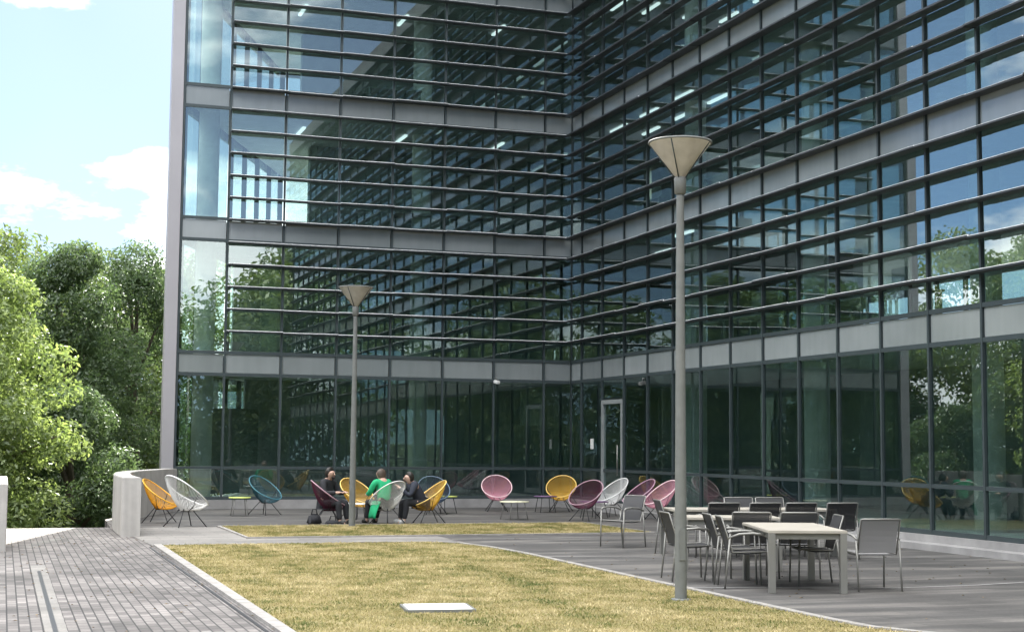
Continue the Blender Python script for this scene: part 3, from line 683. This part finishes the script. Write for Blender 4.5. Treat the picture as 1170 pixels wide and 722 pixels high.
# ------------------------------------------------------------------ cord lounge chairs
CACHE = {}
def lounge_meshes():
    rim, N = [], 56
    ctr, ax = Vector((0.0, 0, 0.635)), Vector((0.385, 0, -0.275))
    for k in range(N):
        a = 2 * math.pi * k / N
        wv = 0.395 * math.sin(a) * (1.0 - 0.10 * math.cos(a))
        rim.append(ctr + ax * math.cos(a) + Vector((0, wv, 0)) + Vector((0, 0, 0.018 * math.cos(2 * a))))
    bm = BM(); tube(bm, rim, 0.013, 6, True); me_r = bpy.data.meshes.new('rim'); bm.to_mesh(me_r); bm.free()
    bm = BM(); cb = Vector((-0.02, 0, 0.285))
    NC = 90
    for k in range(NC):
        a = 2 * math.pi * k / NC; uu = k * N / NC; p = rim[int(uu) % N].lerp(rim[(int(uu) + 1) % N], uu - int(uu))
        e = cb + Vector((0.085 * math.cos(a), 0.085 * math.sin(a), 0))
        c1 = p.lerp(e, 0.5) + (p.lerp(e, 0.5) - Vector((0.10, 0, 0.66))).normalized() * 0.085
        pts = [p * (1 - t) ** 2 + c1 * 2 * t * (1 - t) + e * t * t for t in (0, 0.2, 0.4, 0.6, 0.8, 1)]
        tube(bm, pts, 0.0040, 4, caps=False)
    me_s = bpy.data.meshes.new('cord_seat'); bm.to_mesh(me_s); bm.free()
    bm = BM(); tube(bm, [cb + Vector((0.085 * math.cos(a), 0.085 * math.sin(a), 0)) for a in [2 * math.pi * k / 16 for k in range(16)]], 0.011, 6, True)
    # two bows under the shell that carry the rim
    for s in (-1, 1):
        q = rim[(14 if s > 0 else 42)]
        tube(bm, [q, q.lerp(cb, 0.55) + Vector((0, 0.03 * s, -0.09)), cb + Vector((0, 0.085 * s, 0))], 0.008, 5)
    me_f = bpy.data.meshes.new('seat_frame'); bm.to_mesh(me_f); bm.free()
    legs = []
    for sx_, sy_ in ((1, 1), (1, -1), (-1, 1), (-1, -1)):
        bm = BM(); tube(bm, [cb + Vector((0.07 * sx_, 0.06 * sy_, 0.06)), Vector((0.29 * sx_ - 0.03, 0.27 * sy_, 0.0))], 0.0105, 6)
        me = bpy.data.meshes.new('leg'); bm.to_mesh(me); bm.free(); me.materials.append(M['black']); legs.append(me)
    me_f.materials.append(M['black'])
    return me_r, me_s, me_f, legs
LM = lounge_meshes()
def lounge(color, label, x, y, face):
    t = thing('lounge_chair', label, 'chair', (x, y, 0.002), face, 'woven cord lounge chairs on the terrace')
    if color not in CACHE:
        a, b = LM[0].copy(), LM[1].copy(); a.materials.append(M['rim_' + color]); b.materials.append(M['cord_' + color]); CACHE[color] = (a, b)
    a, b = CACHE[color]
    for nm, me in [('rim', a), ('cord_seat', b), ('seat_frame', LM[2])] + [('leg', l) for l in LM[3]]:
        link_obj(bpy.data.objects.new(nm, me), t)
    return t
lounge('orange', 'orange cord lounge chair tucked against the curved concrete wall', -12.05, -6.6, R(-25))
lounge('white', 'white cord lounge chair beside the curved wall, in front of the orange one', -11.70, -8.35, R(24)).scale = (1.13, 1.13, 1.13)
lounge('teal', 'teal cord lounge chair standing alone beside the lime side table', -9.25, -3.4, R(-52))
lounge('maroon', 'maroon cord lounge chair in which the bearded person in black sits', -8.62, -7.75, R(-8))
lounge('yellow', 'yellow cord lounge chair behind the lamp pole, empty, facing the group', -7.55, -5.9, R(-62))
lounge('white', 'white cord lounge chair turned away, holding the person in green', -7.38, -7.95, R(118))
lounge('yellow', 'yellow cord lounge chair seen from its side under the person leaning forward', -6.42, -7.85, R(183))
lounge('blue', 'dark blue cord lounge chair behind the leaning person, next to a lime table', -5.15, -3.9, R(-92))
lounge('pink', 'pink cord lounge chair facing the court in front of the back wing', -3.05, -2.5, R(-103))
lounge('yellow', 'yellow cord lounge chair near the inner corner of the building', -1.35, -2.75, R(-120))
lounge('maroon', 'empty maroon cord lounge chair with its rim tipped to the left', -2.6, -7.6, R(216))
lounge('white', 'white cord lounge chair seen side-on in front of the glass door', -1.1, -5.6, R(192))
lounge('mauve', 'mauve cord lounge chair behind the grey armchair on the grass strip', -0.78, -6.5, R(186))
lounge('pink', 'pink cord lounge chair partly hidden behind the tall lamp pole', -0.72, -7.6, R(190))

# ------------------------------------------------------------------ side tables
def side_table(label, loc, r, h, top, legm, rotz=0.0):
    t = thing('side_table', label, 'side table', loc, rotz, 'small tables between the lounge chairs')
    bm = BM(); lathe(bm, [(0.0, h - 0.024), (r, h - 0.024), (r + 0.006, h - 0.014), (r, h), (0.0, h)], 28); obj('table_top', bm, top, t)
    for k in range(4):
        a = R(45 + 90 * k); c_, s_ = math.cos(a), math.sin(a)
        tube_obj('leg', [(r * 0.72 * c_, r * 0.72 * s_, h - 0.024), (r * 0.98 * c_, r * 0.98 * s_, 0)], 0.009, legm, t, 6)
    return t
side_table('low table with a lime round top beside the teal chair', (-9.95, -3.9, 0.002), 0.26, 0.44, M['limeTop'], M['alu'])
side_table('low table with a lime round top beside the dark blue chair', (-4.75, -3.3, 0.002), 0.36, 0.43, M['limeTop'], M['black'], R(20))
side_table('low table with pale legs standing before the pink chair', (-3.98, -6.6, 0.002), 0.34, 0.42, M['creamTop'], M['alu'], R(10))
side_table('low dark-topped table left of the yellow corner chair', (-1.95, -3.2, 0.002), 0.30, 0.42, M['purpleTop'], M['black'])
side_table('small white table in the middle of the seated group', (-7.85, -7.3, 0.002), 0.27, 0.42, M['white'], M['alu'])
side_table('low dark table under the white chair by the door', (-1.85, -6.3, 0.002), 0.34, 0.40, M['purpleTop'], M['black'], R(30))

# ------------------------------------------------------------------ dining furniture
def dining_table(label, x, y, L, W, rot, h=0.74):
    t = thing('dining_table', label, 'table', (x, y, 0.001), rot, 'cream dining tables on the terrace')
    bm = BM(); box(bm, -L / 2, L / 2, -W / 2, W / 2, h - 0.035, h); bmesh.ops.bevel(bm, geom=bm.edges[:], offset=0.005, segments=2, affect='EDGES'); obj('table_top', bm, M['tabletop'], t)
    bm = BM(); i = 0.05
    for a in ((-L / 2 + i, L / 2 - i, -W / 2 + i, -W / 2 + i + 0.03), (-L / 2 + i, L / 2 - i, W / 2 - i - 0.03, W / 2 - i), (-L / 2 + i, -L / 2 + i + 0.03, -W / 2 + i + 0.031, W / 2 - i - 0.031), (L / 2 - i - 0.03, L / 2 - i, -W / 2 + i + 0.031, W / 2 - i - 0.031)):
        box(bm, *a, h - 0.105, h - 0.036)
    obj('apron', bm, M['alu'], t)
    for sx_ in (-1, 1):
        for sy_ in (-1, 1):
            cx, cy = sx_ * (L / 2 - 0.045), sy_ * (W / 2 - 0.045)
            box_obj('leg', cx - 0.04, cx + 0.04, cy - 0.04, cy + 0.04, 0, h - 0.036, M['alu'], t, 0.004)
    return t
NLx, NLy = -6.70, -23.70; lx, ly = 0.31, 0.95; sx0, sy0 = 0.95, -0.31
def T1(t, s): return (NLx + lx * t + sx0 * s, NLy + ly * t + sy0 * s)
a1 = math.atan2(ly, lx)
cx, cy = T1(0.925, 0.47); dining_table('nearest cream dining table, its short end facing the camera', cx, cy, 1.85, 0.94, a1)
dining_table('cream dining table running crosswise just beyond the nearest one', -5.55, -20.42, 1.4, 0.8, R(-18))
dining_table('long cream dining table at the back, below the right-hand glass wall', -3.95, -18.0, 2.7, 0.85, R(-8))
def arm_chair_parts():
    P_ = {}
    bm = BM(); n = 6                                      # seat sling, slight sag
    rows = []
    for i in range(n + 1):
        x = -0.20 + 0.44 * i / n; zz = 0.44 + 0.02 * (i / n) - 0.02 * math.sin(math.pi * i / n)
        rows.append([bm.verts.new((x, yy, zz + dz)) for yy, dz in ((-0.235, 0), (0.235, 0), (0.235, -0.014), (-0.235, -0.014))])
    for A, B in zip(rows, rows[1:]):
        for k in range(4): bm.faces.new((A[k], A[(k + 1) % 4], B[(k + 1) % 4], B[k]))
    bm.faces.new(rows[0]); bm.faces.new(rows[-1][::-1]); bmesh.ops.recalc_face_normals(bm, faces=bm.faces[:]); P_['seat'] = (bm, 't')
    bm = BM(); rows = []
    for i in range(7):
        u = i / 6; x = -0.205 - 0.115 * u + 0.018 * math.sin(math.pi * u); zz = 0.455 + 0.40 * u
        rows.append([bm.verts.new((x + dx, yy, zz)) for yy, dx in ((-0.235, 0), (0.235, 0), (0.235, -0.014), (-0.235, -0.014))])
    for A, B in zip(rows, rows[1:]):
        for k in range(4): bm.faces.new((A[k], A[(k + 1) % 4], B[(k + 1) % 4], B[k]))
    bm.faces.new(rows[0]); bm.faces.new(rows[-1][::-1]); bmesh.ops.recalc_face_normals(bm, faces=bm.faces[:]); P_['backrest'] = (bm, 't')
    out_ = [('seat', P_['seat'][0], 't'), ('backrest', P_['backrest'][0], 't')]
    bm = BM()
    tube(bm, [(0.24, -0.25, 0.45), (-0.2, -0.25, 0.44), (-0.33, -0.25, 0.86), (-0.335, -0.23, 0.865), (-0.335, 0.23, 0.865), (-0.33, 0.25, 0.86), (-0.2, 0.25, 0.44), (0.24, 0.25, 0.45), (0.245, 0.23, 0.452), (0.245, -0.23, 0.452)], 0.011, 6, True)
    out_.append(('frame', bm, 'a'))
    for s in (-1, 1):
        bm = BM(); tube(bm, [(0.245, 0.275 * s, 0.0), (0.225, 0.275 * s, 0.62)], 0.0125, 8); out_.append(('leg', bm, 'a'))
        bm = BM(); tube(bm, [(-0.30, 0.275 * s, 0.0), (-0.235, 0.275 * s, 0.60)], 0.0125, 8); out_.append(('leg', bm, 'a'))
        bm = BM(); tube(bm, [(0.225, 0.275 * s, 0.622), (0.19, 0.277 * s, 0.655), (0.05, 0.277 * s, 0.672), (-0.12, 0.277 * s, 0.66), (-0.25, 0.272 * s, 0.615)], [0.013, 0.017, 0.017, 0.016, 0.012], 8); out_.append(('armrest', bm, 'a'))
    return out_
protos = {}
GD = 'mesh armchairs round the dining tables'
def arm_chair(label, x, y, face, tone='dark'):
    if tone not in protos:
        t = thing('dining_chair', label, 'chair', (x, y, 0.002), face, GD)
        for nm, bm, k in arm_chair_parts(): obj(nm, bm, M['alu'] if k == 'a' else M[{'dark': 'textile', 'grey': 'textile2', 'silver': 'textile3'}[tone]], t)
        protos[tone] = t; return t
    return dup(protos[tone], label, (x, y, 0.002), face, GD)
fs = math.atan2(sy0, sx0)
x, y = T1(0.80, -0.14); arm_chair('dark mesh armchair on the left side of the nearest table, closest to its end', x, y, fs)
x, y = T1(1.42, -0.20); arm_chair('dark mesh armchair second along the left side of the nearest table', x, y, fs + R(4))
arm_chair('dark mesh armchair half hidden behind the tall lamp pole, left of the crosswise table', -6.80, -21.75, fs + R(8))
x, y = T1(1.25, 0.80); arm_chair('dark mesh armchair pushed far under the right side of the nearest table', x, y, fs + R(180))
arm_chair('grey mesh armchair beyond the far end of the nearest table, the left of two', -5.86, -21.62, R(70), 'grey')
arm_chair('grey mesh armchair beyond the far end of the nearest table, the right of two', -5.27, -21.78, R(75), 'grey')
arm_chair('silver-grey mesh armchair standing alone right of the nearest table', -5.2, -23.52, R(80), 'silver')
arm_chair('grey mesh armchair standing apart in front of the grass strip', -5.2, -15.8, R(202), 'grey')
arm_chair('grey mesh armchair at the left end of the back table, behind the lamp pole', -5.06, -17.72, R(-12), 'grey')
for px, lab in ((-4.8, 'leftmost of the four black-backed armchairs along the near side of the back table'), (-4.14, 'second from left of the black-backed armchairs along the near side of the back table'),
                (-3.56, 'third from left of the black-backed armchairs along the near side of the back table'), (-2.89, 'rightmost of the black-backed armchairs along the near side of the back table')):
    arm_chair(lab, px, -18.62 - (px + 4.8) * 0.14, R(82))
arm_chair('grey-backed armchair on the far side of the back table, the left one of two', -3.52, -17.1, R(-98), 'grey')
arm_chair('grey-backed armchair on the far side of the back table, the right one of two', -2.96, -17.18, R(-96), 'grey')

# ------------------------------------------------------------------ people
def skin_mesh(name, verts, edges, rads, mat, parent, sub=2, root=0):
    me = bpy.data.meshes.new(name); me.from_pydata([Vector(v) for v in verts], edges, [])
    o = bpy.data.objects.new(name, me); COL.objects.link(o)
    sm = o.modifiers.new('skin', 'SKIN'); sm.use_smooth_shade = True
    for i, r_ in enumerate(rads):
        sv = me.skin_vertices[0].data[i]; sv.radius = (r_, r_) if not isinstance(r_, tuple) else r_
        sv.use_root = (i == root)
    ss = o.modifiers.new('sub', 'SUBSURF'); ss.levels = sub; ss.render_levels = sub
    dg = bpy.context.evaluated_depsgraph_get(); dg.update()
    me2 = bpy.data.meshes.new_from_object(o.evaluated_get(dg)); me2.name = name
    bpy.data.objects.remove(o); bpy.data.meshes.remove(me)
    me2.materials.clear(); me2.materials.append(mat)
    for p in me2.polygons: p.use_smooth = True
    return link_obj(bpy.data.objects.new(name, me2), parent)
def person(label, loc, face, lean, top, leg, hair, shoe, reach, headturn=0.0, beard=False, coat=False, hair_long=0.0):
    t = thing('person', label, 'person', loc, face)
    # joints: forward +X, left +Y
    sl, cl2 = math.sin(lean), math.cos(lean)
    pel = Vector((-0.06, 0, 0.44))
    def sp(d, y=0.0, f=0.0): return Vector((pel.x + sl * d + f * cl2, y, pel.z + cl2 * d - f * sl))
    spine, chest, neck0 = sp(0.20, 0, -0.02), sp(0.40, 0, -0.01), sp(0.53)
    hd = sp(0.535, 0, 0.035); hc = hd + Vector((0.035, 0, 0.078))
    V = [pel, spine, chest, neck0, hd]; Rr = [(0.14, 0.12), (0.13, 0.105), (0.155, 0.11), 0.055, 0.05]; E = [(0, 1), (1, 2), (2, 3), (3, 4)]
    def add(p, r_, a): V.append(Vector(p)); Rr.append(r_); E.append((a, len(V) - 1)); return len(V) - 1
    i = add(hd + Vector((0.02, 0, 0.06)), (0.085, 0.078), 4); i = add(hc + Vector((0.0, 0, 0.045)), (0.108, 0.095), i); add(hc + Vector((-0.01, 0, 0.09)), (0.085, 0.075), i)
    sleeves, trous, shoes = [], [], []
    for s in (-1, 1):
        sh = sp(0.47, 0.19 * s); rx_, rz_, ry_ = reach
        el = sh + Vector((0.10 + 0.5 * sl * 0.2, 0.07 * s, -0.25)); wr = Vector((el.x + rx_, ry_ * s, el.z + rz_))
        a = add(sp(0.45, 0.10 * s), 0.085, 2); a = add(sh, 0.062, a); a = add(el, 0.044, a); a = add(wr, 0.028, a)
        dv = (wr - el).normalized(); hand = wr + dv * 0.07; a = add(hand, (0.036, 0.02), a)
        side = Vector((-dv.y, dv.x, 0)).normalized()
        for k, off in enumerate((-0.03, -0.01, 0.01, 0.03)):
            m1 = hand + side * off + dv * 0.04; m2 = m1 + dv * (0.03 + 0.008 * (k in (1, 2))) + Vector((0, 0, -0.02))
            b = add(m1, 0.009, a); add(m2, 0.0075, b)
        b = add(wr + dv * 0.035 + side * (0.045 * -s), 0.011, a); add(wr + dv * 0.075 + side * (0.058 * -s) + Vector((0, 0, -0.012)), 0.009, b)
        sleeves.append((sp(0.45, 0.10 * s), sh, el, wr))
        hp = pel + Vector((0.02, 0.095 * s, -0.02)); kn = Vector((0.36, 0.13 * s, 0.45)); an = Vector((0.40, 0.13 * s, 0.075)); he = Vector((0.41, 0.13 * s, 0.045)); toe = Vector((0.55, 0.15 * s, 0.035))
        a = add(hp, 0.085, 0); a = add(kn, 0.06, a); a = add((kn + an) / 2 + Vector((-0.02, 0, 0.03)), 0.05, a); a = add(an, 0.035, a); a = add(he, 0.034, a); add(toe, 0.028, a)
        trous.append((hp, kn, (kn + an) / 2 + Vector((-0.02, 0, 0.03)), an)); shoes.append((he + Vector((-0.03, 0, 0.0)), he + Vector((0.06, 0, 0.0)), toe))
    body = skin_mesh('body', V, E, Rr, M['skin'], t)
    # clothing
    V = [pel + Vector((0, 0, -0.02)), spine, chest, sp(0.535)]; E = [(0, 1), (1, 2), (2, 3)]; Rr = [(0.175, 0.15), (0.16, 0.135), (0.19, 0.15), (0.105, 0.095)]
    for q in sleeves:
        a = 2
        for p, r_ in zip(q, (0.105, 0.085, 0.064, 0.046)): V.append(p); Rr.append(r_); E.append((a, len(V) - 1)); a = len(V) - 1
    skin_mesh('jacket', V, E, Rr, top, t)
    V = [pel + Vector((0, 0, -0.03))]; E = []; Rr = [(0.165, 0.13)]
    for q in trous:
        a = 0
        for p, r_ in zip(q, (0.10, 0.082, 0.068, 0.055)): V.append(p + Vector((0, 0, 0.012))); Rr.append(r_); E.append((a, len(V) - 1)); a = len(V) - 1
    skin_mesh('trousers', V, E, Rr, leg, t)
    for q in shoes: skin_mesh('shoe', [q[0], q[1], q[2]], [(0, 1), (1, 2)], [0.056, 0.060, 0.05], shoe, t)
    if coat:
        bm = BM(); rows = []
        for a in range(7):
            u = a / 6; yy = 0.20 + 0.10 * math.sin(u * 1.9); zz = 0.50 - 0.36 * u; w0 = 0.15 - 0.03 * u
            rows.append([bm.verts.new((-0.06 + w0 * q, yy + 0.014 * math.sin(3 * q + 4 * u) + dy, zz - 0.02 * abs(q))) for dy, qs in ((0, (-1, -0.5, 0, 0.5, 1)), (0.022, (1, 0.5, 0, -0.5, -1))) for q in qs])
        for A, B in zip(rows, rows[1:]):
            for k in range(10): bm.faces.new((A[k], A[(k + 1) % 10], B[(k + 1) % 10], B[k]))
        bm.faces.new(rows[0]); bm.faces.new(rows[-1][::-1]); bmesh.ops.recalc_face_normals(bm, faces=bm.faces[:]); obj('coat_tail', bm, top, t, True)
    # hair, face
    if hair_long: skin_mesh('hair', [hc + Vector((0.02, 0, 0.105)), hc + Vector((-0.03, 0, 0.085)), hc + Vector((-0.055, 0, 0.02)), hc + Vector((-0.075, 0, -hair_long))], [(0, 1), (1, 2), (2, 3)], [(0.08, 0.07), (0.12, 0.10), (0.12, 0.09), (0.07, 0.04)], hair, t)
    else: skin_mesh('hair', [hc + Vector((0.035, 0, 0.105)), hc + Vector((-0.015, 0, 0.10)), hc + Vector((-0.055, 0, 0.05)), hc + Vector((-0.06, 0, -0.02)), hc + Vector((-0.06, 0, -0.06))], [(0, 1), (1, 2), (2, 3), (3, 4)], [(0.085, 0.075), (0.122, 0.105), (0.125, 0.10), (0.105, 0.075), (0.07, 0.05)], hair, t)
    bm = BM()
    for s in (-1, 1):
        bmesh.ops.create_icosphere(bm, subdivisions=2, radius=0.011, matrix=Matrix.Translation(hc + Vector((0.082, 0.032 * s, 0.035))))
    obj('eyes', bm, M['black'], body)
    tube_obj('nose', [hc + Vector((0.085, 0, 0.035)), hc + Vector((0.106, 0, 0.004)), hc + Vector((0.09, 0, -0.006))], [0.008, 0.015, 0.011], M['skin'], body)
    tube_obj('mouth', [hc + Vector((0.078, -0.022, -0.035)), hc + Vector((0.090, 0, -0.037)), hc + Vector((0.078, 0.022, -0.035))], 0.006, simple('lips', (0.35, 0.14, 0.12), 0.5), body)
    for s in (-1, 1):
        bm = BM(); bmesh.ops.create_icosphere(bm, subdivisions=2, radius=0.026, matrix=Matrix.Translation(hc + Vector((-0.005, 0.082 * s, 0.02))) @ Matrix.Diagonal((0.7, 0.35, 1.1, 1))); obj('ear', bm, M['skin'], body)
    if beard: skin_mesh('beard', [hc + Vector((0.055, -0.045, -0.04)), hc + Vector((0.075, 0, -0.07)), hc + Vector((0.055, 0.045, -0.04))], [(0, 1), (1, 2)], [0.028, 0.035, 0.028], hair, t)
    return t
person('bearded person in black clothes sitting in the maroon chair behind the lamp pole', (-8.62, -7.75, 0.0), R(-48), R(4), M['blackcloth'], M['blackcloth'], M['hair'], M['shoe'], (0.22, 0.02, 0.14), beard=True)
person('person in a bright green coat seen from behind in a white chair', (-7.45, -7.85, 0.0), R(112), R(10), M['greencloth'], M['blackcloth'], M['greyhair'], M['shoe'], (0.2, -0.02, 0.16), coat=True, hair_long=0.10)
person('person in dark clothes leaning forward from the side-on yellow chair', (-6.62, -7.85, 0.0), R(186), R(30), M['navycloth'], M['blackcloth'], M['hair'], M['paleshoe'], (0.16, 0.18, 0.06))

# ------------------------------------------------------------------ small things
def bag(label, loc, rz, L, W, H):
    bm = BM(); box(bm, -L / 2, L / 2, -W / 2, W / 2, 0, H)
    for v in bm.verts:
        if v.co.z > H / 2: v.co.x *= 0.72; v.co.y *= 0.45
    bmesh.ops.bevel(bm, geom=bm.edges[:], offset=min(L, W, H) * 0.22, segments=3, affect='EDGES')
    t = thing('bag', label, 'bag', loc, rz, 'bags on the ground by the seated group')
    obj('bag_body', bm, M['blackcloth'], t, True)
    tube_obj('handle', [(-L * 0.2, 0, H - 0.02), (-L * 0.12, 0, H + 0.09), (L * 0.12, 0, H + 0.09), (L * 0.2, 0, H - 0.02)], 0.012, M['blackcloth'], t, 6)
bag('upright black bag on the paving left of the maroon chair', (-9.0, -8.1, 0.002), R(15), 0.34, 0.2, 0.24)
bag('low flat black bag on the paving under the maroon chair', (-8.62, -8.2, 0.002), R(-10), 0.36, 0.2, 0.10)
def camera_unit(label, loc, rz, mat):
    t = thing('security_camera', label, 'camera', loc, rz, 'cameras fixed above the ground floor glazing')
    tube_obj('bracket', [(0.0, 0, 0.0), (0.10, 0, 0.0), (0.12, 0, -0.05)], 0.014, M['steel'], t, 6)
    bm = BM(); box(bm, 0.04, 0.24, -0.05, 0.05, -0.14, -0.05, 0, Matrix.Rotation(R(12), 4, 'Y')); bmesh.ops.bevel(bm, geom=bm.edges[:], offset=0.015, segments=2, affect='EDGES'); obj('housing', bm, mat, t)
camera_unit('white security camera under the grey band of the back wing', (-2.35, -0.075, 3.60), R(-70), M['white'])
camera_unit('dark security camera under the grey band near the glass door', (-0.075, -5.35, 3.42), R(200), M['steel'])
t = box_obj('notice_sign', -0.014, -0.0095, -0.11, 0.11, -0.14, 0.14, M['white']); t.location = (-0.004, -1.62, 1.78)
tag(t, 'small white notice fixed to the glass left of the door', 'sign')

# ------------------------------------------------------------------ render look
vs = scene.view_settings; vs.view_transform = 'Standard'; vs.look = 'None'; vs.gamma = 1.0; vs.use_curve_mapping = False; vs.exposure = 1.87
cy_ = scene.cycles; cy_.use_denoising = True; cy_.max_bounces = 14; cy_.transparent_max_bounces = 24; cy_.diffuse_bounces = 4; cy_.glossy_bounces = 6; cy_.transmission_bounces = 8
cy_.caustics_reflective = False; cy_.caustics_refractive = False; cy_.sample_clamp_indirect = 6.0
